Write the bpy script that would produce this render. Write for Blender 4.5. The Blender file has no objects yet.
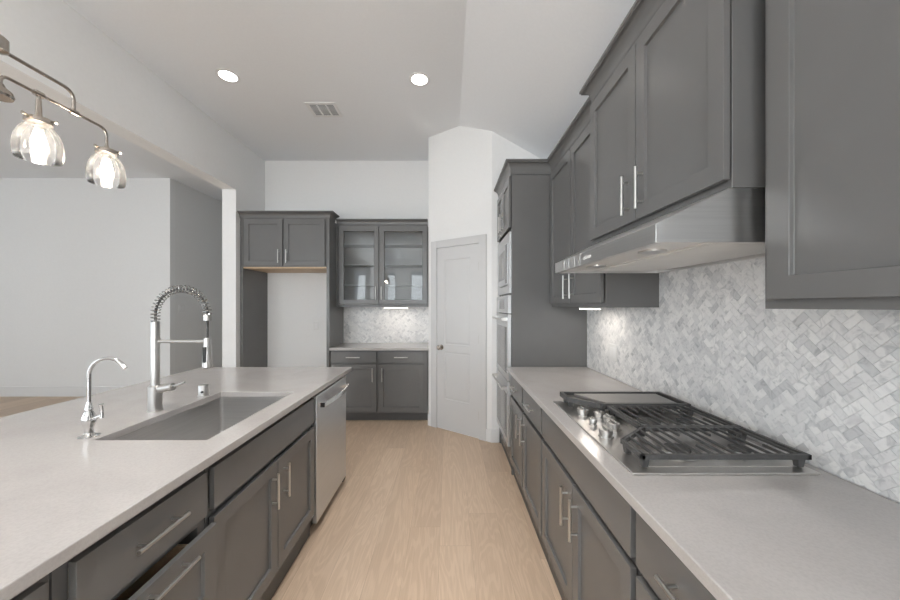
import bpy, bmesh, math, random
from mathutils import Vector

C = bpy.context.scene.collection
S = 0.0254            # everything below is laid out in inches
EYE = 56.1
PI = math.pi

# ------------------------------------------------------------------ camera
cam_d = bpy.data.cameras.new('camera')
cam = bpy.data.objects.new('camera', cam_d)
C.objects.link(cam)
cam.location = (0, 0, EYE * S)
cam.rotation_euler = (PI / 2, 0, 0)
cam_d.sensor_fit = 'HORIZONTAL'
cam_d.sensor_width = 36.0
cam_d.lens = 36.0 * 335.0 / 900.0
cam_d.shift_x = 2.0 / 900.0
cam_d.shift_y = 6.0 / 900.0
cam_d.clip_start = 0.01
bpy.context.scene.camera = cam

# ------------------------------------------------------------------ world, exposure, big lights
world = bpy.data.worlds.new('daylight_sky')
bpy.context.scene.world = world
world.use_nodes = True
wn = world.node_tree.nodes
wn['Background'].inputs[0].default_value = (0.80, 0.89, 1.0, 1)
wn['Background'].inputs[1].default_value = 0.85
vs = bpy.context.scene.view_settings
vs.view_transform = 'Standard'
vs.look = 'None'
vs.gamma = 1.0
vs.use_curve_mapping = False
vs.exposure = 0.82


def area(name, loc, rot, sx, sy, power, col):
    d = bpy.data.lights.new(name, 'AREA')
    d.shape = 'RECTANGLE'
    d.size = sx * S
    d.size_y = sy * S
    d.energy = power
    d.color = col
    o = bpy.data.objects.new(name, d)
    o.location = [c * S for c in loc]
    o.rotation_euler = rot
    C.objects.link(o)
    return o


# daylight lamps outside the window openings; side and right wall windows added for light
DAY = (0.92, 0.96, 1.0)
UPT = math.radians(14)
for wx in (-215, -122, -28):
    area('daylight_rear', (wx, -240, 56), (PI / 2 + UPT, 0, 0), 72, 112, 60, DAY)
for wy in (-130, -20, 90):
    area('added_daylight_side', (-320, wy, 56), (PI / 2 + UPT, 0, -PI / 2), 84, 112, 31 if wy < 50 else 10, DAY)  # added lamps for unseen living room windows
for wy in (-165, -75):
    area('added_daylight_right', (66, wy, 56), (PI / 2 + UPT, 0, PI / 2), 66, 112, 330 if wy < -100 else 140, DAY)  # added lamps, brighten the island fronts and dishwasher


# ------------------------------------------------------------------ materials
def new_mat(name):
    m = bpy.data.materials.new(name)
    m.use_nodes = True
    nt = m.node_tree
    return m, nt, nt.nodes['Principled BSDF']


def N(nt, t, **kw):
    n = nt.nodes.new(t)
    for k, v in kw.items():
        setattr(n, k, v)
    return n


def coords(nt, scale=(1, 1, 1), kind='Object'):
    tc = N(nt, 'ShaderNodeTexCoord')
    mp = N(nt, 'ShaderNodeMapping')
    mp.inputs['Scale'].default_value = scale
    nt.links.new(tc.outputs[kind], mp.inputs['Vector'])
    return mp.outputs['Vector']


def ramp(nt, fac, stops):
    r = N(nt, 'ShaderNodeValToRGB')
    els = r.color_ramp.elements
    while len(els) < len(stops):
        els.new(0.5)
    for e, (p, c) in zip(els, stops):
        e.position = p
        e.color = (*c, 1)
    nt.links.new(fac, r.inputs['Fac'])
    return r.outputs['Color']


def bump(nt, p, height, strength, dist=0.002):
    b = N(nt, 'ShaderNodeBump')
    b.inputs['Strength'].default_value = strength
    b.inputs['Distance'].default_value = dist
    nt.links.new(height, b.inputs['Height'])
    nt.links.new(b.outputs['Normal'], p.inputs['Normal'])


def plain(name, col, rough=0.5, metal=0.0, noise=0.0, nscale=(8, 8, 8), spec=0.5, bmp=0.0):
    m, nt, p = new_mat(name)
    p.inputs['Roughness'].default_value = rough
    p.inputs['Metallic'].default_value = metal
    p.inputs['Specular IOR Level'].default_value = spec
    n = N(nt, 'ShaderNodeTexNoise')
    n.inputs['Scale'].default_value = 1.0
    n.inputs['Detail'].default_value = 4.0
    nt.links.new(coords(nt, nscale), n.inputs['Vector'])
    lo = tuple(c * (1 - noise) for c in col)
    hi = tuple(min(1, c * (1 + noise)) for c in col)
    nt.links.new(ramp(nt, n.outputs['Fac'], [(0.3, lo), (0.7, hi)]), p.inputs['Base Color'])
    if bmp:
        bump(nt, p, n.outputs['Fac'], bmp)
    return m


M = {}
M['wall'] = plain('wall_paint', (0.87, 0.87, 0.865), 0.7, noise=0.01, nscale=(40, 40, 40), bmp=0.03, spec=0.25)
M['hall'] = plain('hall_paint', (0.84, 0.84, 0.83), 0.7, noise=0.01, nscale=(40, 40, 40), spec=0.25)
M['ceil'] = plain('ceiling_paint', (0.875, 0.89, 0.91), 0.8, noise=0.01, nscale=(50, 50, 50), bmp=0.04, spec=0.2)
M['trim'] = plain('white_trim_paint', (0.83, 0.83, 0.83), 0.4, noise=0.005)
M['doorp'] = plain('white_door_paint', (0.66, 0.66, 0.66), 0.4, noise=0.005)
M['cab'] = plain('grey_cabinet_paint', (0.158, 0.157, 0.155), 0.27, noise=0.03, nscale=(5, 5, 5))
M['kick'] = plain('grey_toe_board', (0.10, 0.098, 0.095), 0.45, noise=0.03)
M['cabin'] = plain('cabinet_interior', (0.36, 0.355, 0.35), 0.5, noise=0.02)
M['steel'] = plain('stainless_steel', (0.66, 0.67, 0.68), 0.36, 0.9, noise=0.04, nscale=(3, 3, 160))
M['steelh'] = plain('brushed_hood_steel', (0.76, 0.755, 0.75), 0.32, 1.0, noise=0.04, nscale=(3, 3, 160))
M['deck'] = plain('cooktop_steel', (0.64, 0.62, 0.60), 0.30, 0.95, noise=0.03, nscale=(120, 3, 3))
M['sink'] = plain('sink_steel', (0.62, 0.61, 0.60), 0.34, 1.0, noise=0.05, nscale=(3, 3, 120))
M['nickel'] = plain('satin_nickel', (0.60, 0.59, 0.575), 0.30, 1.0, noise=0.01)
M['spring'] = plain('spring_wire', (0.40, 0.40, 0.39), 0.25, 1.0, noise=0.01)
M['bowsteel'] = plain('polished_handle_steel', (0.80, 0.80, 0.80), 0.2, 1.0, noise=0.01)
M['chrome'] = plain('polished_chrome', (0.72, 0.72, 0.72), 0.10, 1.0)
M['bronze'] = plain('brushed_bronze_nickel', (0.42, 0.38, 0.34), 0.25, 1.0, noise=0.03)
M['iron'] = plain('cast_iron', (0.075, 0.074, 0.073), 0.42, noise=0.15, nscale=(90, 90, 90))
M['gridtop'] = plain('griddle_plate', (0.33, 0.32, 0.31), 0.42, 0.6, noise=0.06)
M['black'] = plain('black_plastic', (0.02, 0.02, 0.02), 0.3)
M['dark'] = plain('dark_gap', (0.03, 0.03, 0.03), 0.6)
M['bglass'] = plain('dark_oven_glass', (0.12, 0.12, 0.12), 0.06, noise=0.0)
M['plastic'] = plain('white_plastic', (0.80, 0.80, 0.79), 0.35)
M['hoodpan'] = plain('hood_underside', (0.86, 0.85, 0.83), 0.4, 0.35, noise=0.02)
M['ply'] = plain('birch_plywood', (0.62, 0.45, 0.29), 0.5, noise=0.10, nscale=(60, 4, 60))
M['vent'] = plain('vent_shadow', (0.10, 0.10, 0.10), 0.6)  # dark colour painted as the shade inside the duct

# quartz worktop
m, nt, p = new_mat('white_quartz')
p.inputs['Roughness'].default_value = 0.15
n1 = N(nt, 'ShaderNodeTexNoise'); n1.inputs['Scale'].default_value = 3.0; n1.inputs['Detail'].default_value = 8
n1.inputs['Distortion'].default_value = 1.2
n2 = N(nt, 'ShaderNodeTexNoise'); n2.inputs['Scale'].default_value = 160.0
v = coords(nt)
nt.links.new(v, n1.inputs['Vector']); nt.links.new(v, n2.inputs['Vector'])
c1 = ramp(nt, n1.outputs['Fac'], [(0.35, (0.50, 0.474, 0.46)), (0.6, (0.535, 0.51, 0.495))])
c2 = ramp(nt, n2.outputs['Fac'], [(0.3, (0.93, 0.93, 0.93)), (0.6, (1, 1, 1))])
mx = N(nt, 'ShaderNodeMix', data_type='RGBA', blend_type='MULTIPLY')
mx.inputs[0].default_value = 1.0
nt.links.new(c1, mx.inputs[6]); nt.links.new(c2, mx.inputs[7])
nt.links.new(mx.outputs[2], p.inputs['Base Color'])
M['quartz'] = m

# light oak plank floor: planks run away from the viewer (along Y)
m, nt, p = new_mat('light_oak_planks')
p.inputs['Roughness'].default_value = 0.42
tc = N(nt, 'ShaderNodeTexCoord')
def MT(op, a_, b_=None):
    q = N(nt, 'ShaderNodeMath', operation=op)
    for i_, z_ in enumerate((a_, b_)):
        if z_ is None:
            continue
        if isinstance(z_, (int, float)):
            q.inputs[i_].default_value = z_
        else:
            nt.links.new(z_, q.inputs[i_])
    return q.outputs[0]


PW, PL = 0.19, 1.83
sx = N(nt, 'ShaderNodeSeparateXYZ')
nt.links.new(tc.outputs['Object'], sx.inputs[0])
xr = MT('DIVIDE', MT('ADD', sx.outputs['X'], 0.05), PW)
row = MT('FLOOR', xr)
wn1 = N(nt, 'ShaderNodeTexWhiteNoise', noise_dimensions='1D')
nt.links.new(row, wn1.inputs['W'])
yr = MT('ADD', MT('DIVIDE', sx.outputs['Y'], PL), MT('MULTIPLY', wn1.outputs['Value'], 5.0))
seg = MT('FLOOR', yr)
wn2 = N(nt, 'ShaderNodeTexWhiteNoise', noise_dimensions='1D')
nt.links.new(MT('ADD', MT('MULTIPLY', row, 17.31), MT('MULTIPLY', seg, 3.77)), wn2.inputs['W'])
plank = wn2.outputs['Value']
fx, fy = MT('FRACT', xr), MT('FRACT', yr)
ex = MT('MULTIPLY', MT('MINIMUM', fx, MT('SUBTRACT', 1.0, fx)), PW)
ey = MT('MULTIPLY', MT('MINIMUM', fy, MT('SUBTRACT', 1.0, fy)), PL)
seam = MT('LESS_THAN', MT('MINIMUM', ex, ey), 0.0009)
tone = ramp(nt, plank, [(0.0, (0.60, 0.455, 0.335)), (0.5, (0.67, 0.515, 0.38)), (1.0, (0.73, 0.57, 0.43))])
comb = N(nt, 'ShaderNodeCombineXYZ')
ml = N(nt, 'ShaderNodeMath', operation='MULTIPLY'); ml.inputs[1].default_value = 37.0
nt.links.new(plank, ml.inputs[0])
nt.links.new(ml.outputs[0], comb.inputs['Z'])
add = N(nt, 'ShaderNodeVectorMath', operation='ADD')
nt.links.new(tc.outputs['Object'], add.inputs[0]); nt.links.new(comb.outputs[0], add.inputs[1])
mg = N(nt, 'ShaderNodeMapping'); mg.inputs['Scale'].default_value = (6.5, 0.75, 1)
nt.links.new(add.outputs[0], mg.inputs['Vector'])
gn = N(nt, 'ShaderNodeTexNoise'); gn.inputs['Scale'].default_value = 1.0; gn.inputs['Detail'].default_value = 3
gn.inputs['Distortion'].default_value = 0.6
nt.links.new(mg.outputs[0], gn.inputs['Vector'])
rings = N(nt, 'ShaderNodeMath', operation='MULTIPLY'); rings.inputs[1].default_value = 85.0
nt.links.new(gn.outputs['Fac'], rings.inputs[0])
sn = N(nt, 'ShaderNodeMath', operation='SINE')
nt.links.new(rings.outputs[0], sn.inputs[0])
mf = N(nt, 'ShaderNodeMapping'); mf.inputs['Scale'].default_value = (160, 5, 1)
nt.links.new(add.outputs[0], mf.inputs['Vector'])
fn = N(nt, 'ShaderNodeTexNoise'); fn.inputs['Scale'].default_value = 1.0; fn.inputs['Detail'].default_value = 3
nt.links.new(mf.outputs[0], fn.inputs['Vector'])
g1 = ramp(nt, sn.outputs[0], [(0.0, (0.93, 0.915, 0.895)), (0.7, (1, 1, 1))])
g2 = ramp(nt, fn.outputs['Fac'], [(0.35, (0.955, 0.945, 0.935)), (0.65, (1.03, 1.03, 1.03))])
m1 = N(nt, 'ShaderNodeMix', data_type='RGBA', blend_type='MULTIPLY'); m1.inputs[0].default_value = 1.0
m2 = N(nt, 'ShaderNodeMix', data_type='RGBA', blend_type='MULTIPLY'); m2.inputs[0].default_value = 1.0
m3 = N(nt, 'ShaderNodeMix', data_type='RGBA', blend_type='MIX')
nt.links.new(tone, m1.inputs[6]); nt.links.new(g1, m1.inputs[7])
nt.links.new(m1.outputs[2], m2.inputs[6]); nt.links.new(g2, m2.inputs[7])
sc_ = N(nt, 'ShaderNodeMath', operation='MULTIPLY'); sc_.inputs[1].default_value = 0.55
nt.links.new(seam, sc_.inputs[0])
nt.links.new(sc_.outputs[0], m3.inputs[0])
nt.links.new(m2.outputs[2], m3.inputs[6]); m3.inputs[7].default_value = (0.36, 0.25, 0.17, 1)
nt.links.new(m3.outputs[2], p.inputs['Base Color'])
M['floor'] = m

# marble mosaic: every tile is its own island, so each gets its own tone and veins
m, nt, p = new_mat('marble_mosaic_tile')
p.inputs['Roughness'].default_value = 0.28
geo = N(nt, 'ShaderNodeNewGeometry')
isl = geo.outputs['Random Per Island']
ml = N(nt, 'ShaderNodeMath', operation='MULTIPLY'); ml.inputs[1].default_value = 53.0
nt.links.new(isl, ml.inputs[0])
comb = N(nt, 'ShaderNodeCombineXYZ')
nt.links.new(ml.outputs[0], comb.inputs['X']); nt.links.new(ml.outputs[0], comb.inputs['Y'])
tc = N(nt, 'ShaderNodeTexCoord')
add = N(nt, 'ShaderNodeVectorMath', operation='ADD')
nt.links.new(tc.outputs['Object'], add.inputs[0]); nt.links.new(comb.outputs[0], add.inputs[1])
vn = N(nt, 'ShaderNodeTexNoise'); vn.inputs['Scale'].default_value = 20; vn.inputs['Detail'].default_value = 5
vn.inputs['Distortion'].default_value = 1.6
nt.links.new(add.outputs[0], vn.inputs['Vector'])
tone = ramp(nt, isl, [(0.0, (0.66, 0.665, 0.67)), (0.2, (0.79, 0.79, 0.79)), (0.6, (0.87, 0.865, 0.86)), (1.0, (0.94, 0.935, 0.925))])
vein = ramp(nt, vn.outputs['Fac'], [(0.30, (0.66, 0.67, 0.68)), (0.46, (0.98, 0.98, 0.98)), (0.55, (1, 1, 1)), (0.72, (0.78, 0.78, 0.79))])
mx = N(nt, 'ShaderNodeMix', data_type='RGBA', blend_type='MULTIPLY'); mx.inputs[0].default_value = 0.9
nt.links.new(tone, mx.inputs[6]); nt.links.new(vein, mx.inputs[7])
nt.links.new(mx.outputs[2], p.inputs['Base Color'])
M['tile'] = m
M['grout'] = plain('pale_grout', (0.78, 0.775, 0.765), 0.8)


def thin_glass(name, tint, refl, rough=0.02, speck=0.0):
    m = bpy.data.materials.new(name)
    m.use_nodes = True
    nt = m.node_tree
    nt.nodes.clear()
    out = N(nt, 'ShaderNodeOutputMaterial')
    tr = N(nt, 'ShaderNodeBsdfTransparent'); tr.inputs[0].default_value = (*tint, 1)
    gl = N(nt, 'ShaderNodeBsdfGlossy'); gl.inputs['Roughness'].default_value = rough
    lw = N(nt, 'ShaderNodeFresnel'); lw.inputs['IOR'].default_value = refl
    mix = N(nt, 'ShaderNodeMixShader')
    nt.links.new(lw.outputs[0], mix.inputs[0])
    nt.links.new(tr.outputs[0], mix.inputs[1]); nt.links.new(gl.outputs[0], mix.inputs[2])
    last = mix
    if speck:
        df = N(nt, 'ShaderNodeBsdfTranslucent'); df.inputs[0].default_value = (0.9, 0.9, 0.9, 1)
        vo = N(nt, 'ShaderNodeTexVoronoi'); vo.inputs['Scale'].default_value = 260
        nt.links.new(coords(nt), vo.inputs['Vector'])
        cr = ramp(nt, vo.outputs['Distance'], [(0.10, (speck, speck, speck)), (0.42, (0.012, 0.012, 0.012))])
        mix2 = N(nt, 'ShaderNodeMixShader')
        nt.links.new(cr, mix2.inputs[0])
        nt.links.new(mix.outputs[0], mix2.inputs[1]); nt.links.new(df.outputs[0], mix2.inputs[2])
        last = mix2
    nt.links.new(last.outputs[0], out.inputs['Surface'])
    return m


M['pane'] = thin_glass('clear_pane', (0.93, 0.94, 0.94), 1.5)
M['window'] = thin_glass('window_pane', (0.97, 0.98, 0.98), 1.45)
M['seeded'] = thin_glass('seeded_glass', (0.95, 0.94, 0.93), 1.5, 0.04, 0.10)


def glow(name, col, strength):
    m = bpy.data.materials.new(name)
    m.use_nodes = True
    nt = m.node_tree
    nt.nodes.clear()
    out = N(nt, 'ShaderNodeOutputMaterial')
    e = N(nt, 'ShaderNodeEmission')
    e.inputs[0].default_value = (*col, 1)
    e.inputs[1].default_value = strength
    nt.links.new(e.outputs[0], out.inputs['Surface'])
    return m


M['bulb'] = glow('lit_bulb', (1.0, 0.90, 0.76), 14.0)
nt = M['bulb'].node_tree
ad = N(nt, 'ShaderNodeAddShader')
tb = N(nt, 'ShaderNodeBsdfTransparent')
em = [q for q in nt.nodes if q.type == 'EMISSION'][0]
ou = [q for q in nt.nodes if q.type == 'OUTPUT_MATERIAL'][0]
nt.links.new(em.outputs[0], ad.inputs[0]); nt.links.new(tb.outputs[0], ad.inputs[1])
nt.links.new(ad.outputs[0], ou.inputs['Surface'])
M['can'] = glow('lit_downlight', (1.0, 0.96, 0.90), 6.0)
M['led'] = glow('lit_led_bar', (1.0, 0.93, 0.84), 5.0)
M['hoodlamp'] = glow('lit_hood_lamp', (1.0, 0.95, 0.88), 0.75)


# ------------------------------------------------------------------ mesh helpers
class MB:
    def __init__(self):
        self.v, self.f = [], []

    def add(self, vs_, fs):
        n = len(self.v)
        self.v += [tuple(p) for p in vs_]
        self.f += [tuple(i + n for i in f) for f in fs]
        return self

    def box(self, x0, x1, y0, y1, z0, z1):
        return self.fbox(lambda a, b, c: (a, b, c), x0, x1, y0, y1, z0, z1)

    def fbox(self, fn, u0, u1, v0, v1, w0, w1):
        ps = [fn(u, v, w) for w in (w0, w1) for v in (v0, v1) for u in (u0, u1)]
        return self.add(ps, [(0, 1, 3, 2), (4, 6, 7, 5), (0, 4, 5, 1), (2, 3, 7, 6), (0, 2, 6, 4), (1, 5, 7, 3)])

    def tube(self, path, r, n=12, closed=False):
        path = [Vector(p) for p in path]
        rs = r if isinstance(r, (list, tuple)) else [r] * len(path)
        rings = []
        t0 = (path[1] - path[0]).normalized()
        up = Vector((0, 0, 1)) if abs(t0.z) < 0.9 else Vector((0, 1, 0))
        x = t0.cross(up).normalized()
        for i, pt in enumerate(path):
            if i == 0:
                t = path[1] - path[0]
            elif i == len(path) - 1:
                t = path[-1] - path[-2]
            else:
                t = path[i + 1] - path[i - 1]
            t.normalize()
            x = (x - t * x.dot(t)).normalized()
            y = t.cross(x)
            rings.append([pt + (x * math.cos(2 * PI * k / n) + y * math.sin(2 * PI * k / n)) * rs[i] for k in range(n)])
        vs_ = [p for r_ in rings for p in r_]
        fs = []
        for i in range(len(rings) - 1):
            for k in range(n):
                a, b = i * n + k, i * n + (k + 1) % n
                fs.append((a, b, b + n, a + n))
        fs.append(tuple(range(n))[::-1])
        fs.append(tuple((len(rings) - 1) * n + k for k in range(n)))
        return self.add(vs_, fs)

    def cyl(self, p0, p1, r, n=20):
        return self.tube([p0, p1], r, n)

    def lathe(self, c, prof, n=28, open_ends=False):
        vs_ = []
        for (r, z) in prof:
            for k in range(n):
                a = 2 * PI * k / n
                vs_.append((c[0] + r * math.cos(a), c[1] + r * math.sin(a), c[2] + z))
        fs = []
        for i in range(len(prof) - 1):
            for k in range(n):
                a, b = i * n + k, i * n + (k + 1) % n
                fs.append((a, b, b + n, a + n))
        if not open_ends:
            fs.append(tuple(range(n))[::-1])
            fs.append(tuple((len(prof) - 1) * n + k for k in range(n)))
        return self.add(vs_, fs)

    def prism(self, pts, fn, a0, a1):
        n = len(pts)
        vs_ = [fn(p[0], p[1], a) for a in (a0, a1) for p in pts]
        fs = [tuple(range(n)), tuple(range(2 * n - 1, n - 1, -1))]
        for i in range(n):
            j = (i + 1) % n
            fs.append((i, j, j + n, i + n))
        return self.add(vs_, fs)

    def build(self, name, mat, parent=None, bev=0.0, seg=2, smooth=True, recalc=True):
        off = Vector((0, 0, 0))
        q = parent
        while q is not None:
            off += Vector(q.location)
            q = q.parent
        me = bpy.data.meshes.new(name)
        me.from_pydata([Vector(p) * S - off for p in self.v], [], self.f)
        if recalc:
            bm = bmesh.new()
            bm.from_mesh(me)
            bmesh.ops.recalc_face_normals(bm, faces=bm.faces)
            bm.to_mesh(me)
            bm.free()
        me.materials.append(mat)
        if smooth:
            for pl in me.polygons:
                pl.use_smooth = True
            me.set_sharp_from_angle(angle=math.radians(32))
        o = bpy.data.objects.new(name, me)
        C.objects.link(o)
        if parent is not None:
            o.parent = parent
        if bev:
            b = o.modifiers.new('edge_softening', 'BEVEL')
            b.width = bev * S
            b.segments = seg
            b.limit_method = 'ANGLE'
            b.angle_limit = math.radians(40)
            b.harden_normals = False
        return o


def thing(name, label, cat, loc, group=None):
    o = bpy.data.objects.new(name, None)
    o.empty_display_size = 0.05
    C.objects.link(o)
    o.location = [c * S for c in loc]
    tag(o, label, cat, group)
    return o


def tag(o, label, cat, group=None):
    o['label'] = label
    o['category'] = cat
    if group:
        o['group'] = group
    return o


def struct(o, label, cat):
    o['kind'] = 'structure'
    return tag(o, label, cat)


def faceE(x0):
    return lambda u, v, w: (x0 + w, u, v)      # looks towards +X


def faceW(x0):
    return lambda u, v, w: (x0 - w, u, v)      # looks towards -X


def faceS(y0):
    return lambda u, v, w: (u, y0 - w, v)      # looks towards the viewer


def shaker(fn, u0, u1, v0, v1, w0=0.22, t=0.75, st=2.3, rec=0.45, ch=0.07, hole=False):
    """five-piece door front; hole=True leaves the field open for glass"""
    b = MB()
    w1 = w0 + t

    def rect(i, w):
        return [fn(u0 + i, v0 + i, w), fn(u1 - i, v0 + i, w), fn(u1 - i, v1 - i, w), fn(u0 + i, v1 - i, w)]
    loops = [rect(0, w0), rect(0, w1), rect(st, w1), rect(st + ch, w1 - rec)]
    if hole:
        loops += [rect(st + ch, w0)]
    vs_ = [p for l in loops for p in l]
    fs = []
    for i in range(len(loops) - 1):
        for k in range(4):
            a, c = i * 4 + k, i * 4 + (k + 1) % 4
            fs.append((a, c, c + 4, a + 4))
    if hole:
        L = (len(loops) - 1) * 4
        for k in range(4):
            fs.append((L + k, L + (k + 1) % 4, (k + 1) % 4, k))
    else:
        fs.append((12, 13, 14, 15))
        fs.append((3, 2, 1, 0))
    b.add(vs_, fs)
    return b


def slab(fn, u0, u1, v0, v1, w0=0.22, t=0.75):
    return MB().fbox(fn, u0, u1, v0, v1, w0, w0 + t)


def bar_pull(fn, u, v, vertical, parent, w=0.96, L=6.6, cc=4.4, r=0.23):
    """bar handle with two posts, centred on (u, v)"""
    b = MB()
    d = (0, 1) if vertical else (1, 0)
    e = L / 2
    out = w + 1.15
    b.cyl(fn(u - d[0] * e, v - d[1] * e, out), fn(u + d[0] * e, v + d[1] * e, out), r, 14)
    for s in (-1, 1):
        q = s * cc / 2
        b.cyl(fn(u + d[0] * q, v + d[1] * q, w - 0.02), fn(u + d[0] * q, v + d[1] * q, out), 0.17, 10)
    return b.build('handle', M['nickel'], parent)


def crown(path, normals, z0, z1, out=2.3):
    h = z1 - z0
    prof = [(-0.3, 0), (0.30, 0), (0.30, 0.16 * h), (0.42, 0.2 * h)]
    for k in range(1, 8):
        a = k / 8 * PI / 2
        prof.append((0.42 + (out - 0.75) * (1 - math.cos(a)), 0.2 * h + 0.6 * h * math.sin(a)))
    prof += [(out - 0.25, 0.80 * h), (out - 0.25, 0.86 * h), (out, 0.89 * h), (out, h), (-0.3, h)]
    n = len(prof)
    b = MB()
    vs_ = []
    for i, P in enumerate(path):
        if i == 0:
            nn = Vector(normals[0])
        elif i == len(path) - 1:
            nn = Vector(normals[-1])
        else:
            a, c = Vector(normals[i - 1]), Vector(normals[i])
            nn = (a + c) / (1 + a.dot(c))
        for (o, z) in prof:
            vs_.append((P[0] + nn.x * o, P[1] + nn.y * o, z0 + z))
    fs = []
    for i in range(len(path) - 1):
        for k in range(n):
            a, c = i * n + k, i * n + (k + 1) % n
            fs.append((a, c, c + n, a + n))
    fs.append(tuple(range(n)))
    fs.append(tuple((len(path) - 1) * n + k for k in range(n))[::-1])
    b.add(vs_, fs)
    return b


def shell(fn, u0, u1, v0, v1, depth, top=False, face=True, th=0.7, rails=None, bottom=True):
    """hollow carcass behind a face frame; w=0 is the front of the frame"""
    b = MB()
    b.fbox(fn, u0, u0 + th, v0, v1, -depth, -0.75)
    b.fbox(fn, u1 - th, u1, v0, v1, -depth, -0.75)
    b.fbox(fn, u0 + th, u1 - th, v0, v1, -depth, -depth + 0.4)
    if bottom:
        b.fbox(fn, u0 + th, u1 - th, v0, v0 + th, -depth + 0.4, -0.75)
    if top:
        b.fbox(fn, u0 + th, u1 - th, v1 - th, v1, -depth + 0.4, -0.75)
    if rails is None:
        b.fbox(fn, u0, u1, v0, v1, -0.75, 0)
    else:
        b.fbox(fn, u0, u0 + 1.2, v0, v1, -0.75, 0)
        b.fbox(fn, u1 - 1.2, u1, v0, v1, -0.75, 0)
        for (a, c) in rails:
            b.fbox(fn, u0 + 1.2, u1 - 1.2, a, c, -0.75, 0)
    return b


def holed_slab(xs, ys, z0, z1):
    """slab over xs[0..3] x ys[0..3] with the middle cell left open"""
    b = MB()
    V = {}

    def vid(i, j, k):
        if (i, j, k) not in V:
            V[(i, j, k)] = len(b.v)
            b.v.append((xs[i], ys[j], (z0, z1)[k]))
        return V[(i, j, k)]
    solid = lambda i, j: 0 <= i < 3 and 0 <= j < 3 and not (i == 1 and j == 1)
    for i in range(3):
        for j in range(3):
            if not solid(i, j):
                continue
            for k in (0, 1):
                b.f.append((vid(i, j, k), vid(i + 1, j, k), vid(i + 1, j + 1, k), vid(i, j + 1, k)))
            for di, dj, e in ((-1, 0, ((i, j), (i, j + 1))), (1, 0, ((i + 1, j), (i + 1, j + 1))),
                              (0, -1, ((i, j), (i + 1, j))), (0, 1, ((i, j + 1), (i + 1, j + 1)))):
                if not solid(i + di, j + dj):
                    (a, c) = e
                    b.f.append((vid(*a, 0), vid(*c, 0), vid(*c, 1), vid(*a, 1)))
    return b


def wall_with_holes(fn, u0, u1, v0, v1, t, holes):
    """holes: list of (u0,u1,v0,v1), disjoint in u"""
    b = MB()
    cur = u0
    for (a, c, d, e) in sorted(holes):
        b.fbox(fn, cur, a, v0, v1, 0, t)
        if d > v0:
            b.fbox(fn, a, c, v0, d, 0, t)
        b.fbox(fn, a, c, e, v1, 0, t)
        cur = c
    b.fbox(fn, cur, u1, v0, v1, 0, t)
    return b


def herringbone(fn, u0, u1, v0, v1, W=1.0, k=2, gap=0.035, w=0.08, seed=1):
    """45 degree herringbone of thin tiles clipped to a rectangle"""
    bm = bmesh.new()
    L = k * W
    cu, cv = (u0 + u1) / 2, (v0 + v1) / 2
    R = int(math.hypot(u1 - u0, v1 - v0) / 2 / W) + 6
    c45 = math.cos(PI / 4)

    def put(x0, y0, x1, y1):
        pts = []
        for (x, y) in ((x0 + gap / 2, y0 + gap / 2), (x1 - gap / 2, y0 + gap / 2), (x1 - gap / 2, y1 - gap / 2), (x0 + gap / 2, y1 - gap / 2)):
            pts.append((cu + (x - y) * c45 * W, cv + (x + y) * c45 * W))
        if max(q[0] for q in pts) < u0 or min(q[0] for q in pts) > u1 or max(q[1] for q in pts) < v0 or min(q[1] for q in pts) > v1:
            return
        bm.faces.new([bm.verts.new((q[0], q[1], 0)) for q in pts])
    for y in range(-R, R):
        for mm in range(-R // (2 * k) - 2, R // (2 * k) + 3):
            x = (y % (2 * k)) + 2 * k * mm
            put(x, y, x + k, y + 1)
            put(x, y - 2 * k + 1, x + 1, y - k + 1)
    for co, no in (((u0, 0, 0), (-1, 0, 0)), ((u1, 0, 0), (1, 0, 0)), ((0, v0, 0), (0, -1, 0)), ((0, v1, 0), (0, 1, 0))):
        bmesh.ops.bisect_plane(bm, geom=bm.verts[:] + bm.edges[:] + bm.faces[:], plane_co=co, plane_no=no, clear_outer=True)
    b = MB()
    bm.verts.index_update()
    # each tile keeps its own vertices: a thin raised slip with sides
    for f in bm.faces:
        q = [(vv.co.x, vv.co.y) for vv in f.verts]
        n = len(q)
        b.add([fn(a, c, w) for a, c in q] + [fn(a, c, 0.0) for a, c in q],
              [tuple(range(n))] + [(i, (i + 1) % n, (i + 1) % n + n, i + n) for i in range(n)])
    bm.free()
    return b


# ------------------------------------------------------------------ the room
FLAT = 135.5
CREASE = 4.9
SL = 0.56
RW = 46.3


def ceil_z(x):
    return FLAT if x <= CREASE else FLAT - SL * (x - CREASE)


XY = lambda x, y, z: (x, y, z)
fl = MB().box(-304, 50.3, -224, 322, -2, 0).build('floor', M['floor'])
struct(fl, 'light oak plank floor running through the kitchen and living room', 'floor')

zc = ceil_z(50.3)
cl = MB().prism([(-304, FLAT), (CREASE, FLAT), (50.3, zc), (50.3, zc + 4), (CREASE, FLAT + 4), (-304, FLAT + 4)],
                lambda a, b_, c: (a, c, b_), -224, 322).build('ceiling', M['ceil'], smooth=False)
struct(cl, 'pale ceiling, flat then sloping down over the range wall', 'ceiling')

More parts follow.
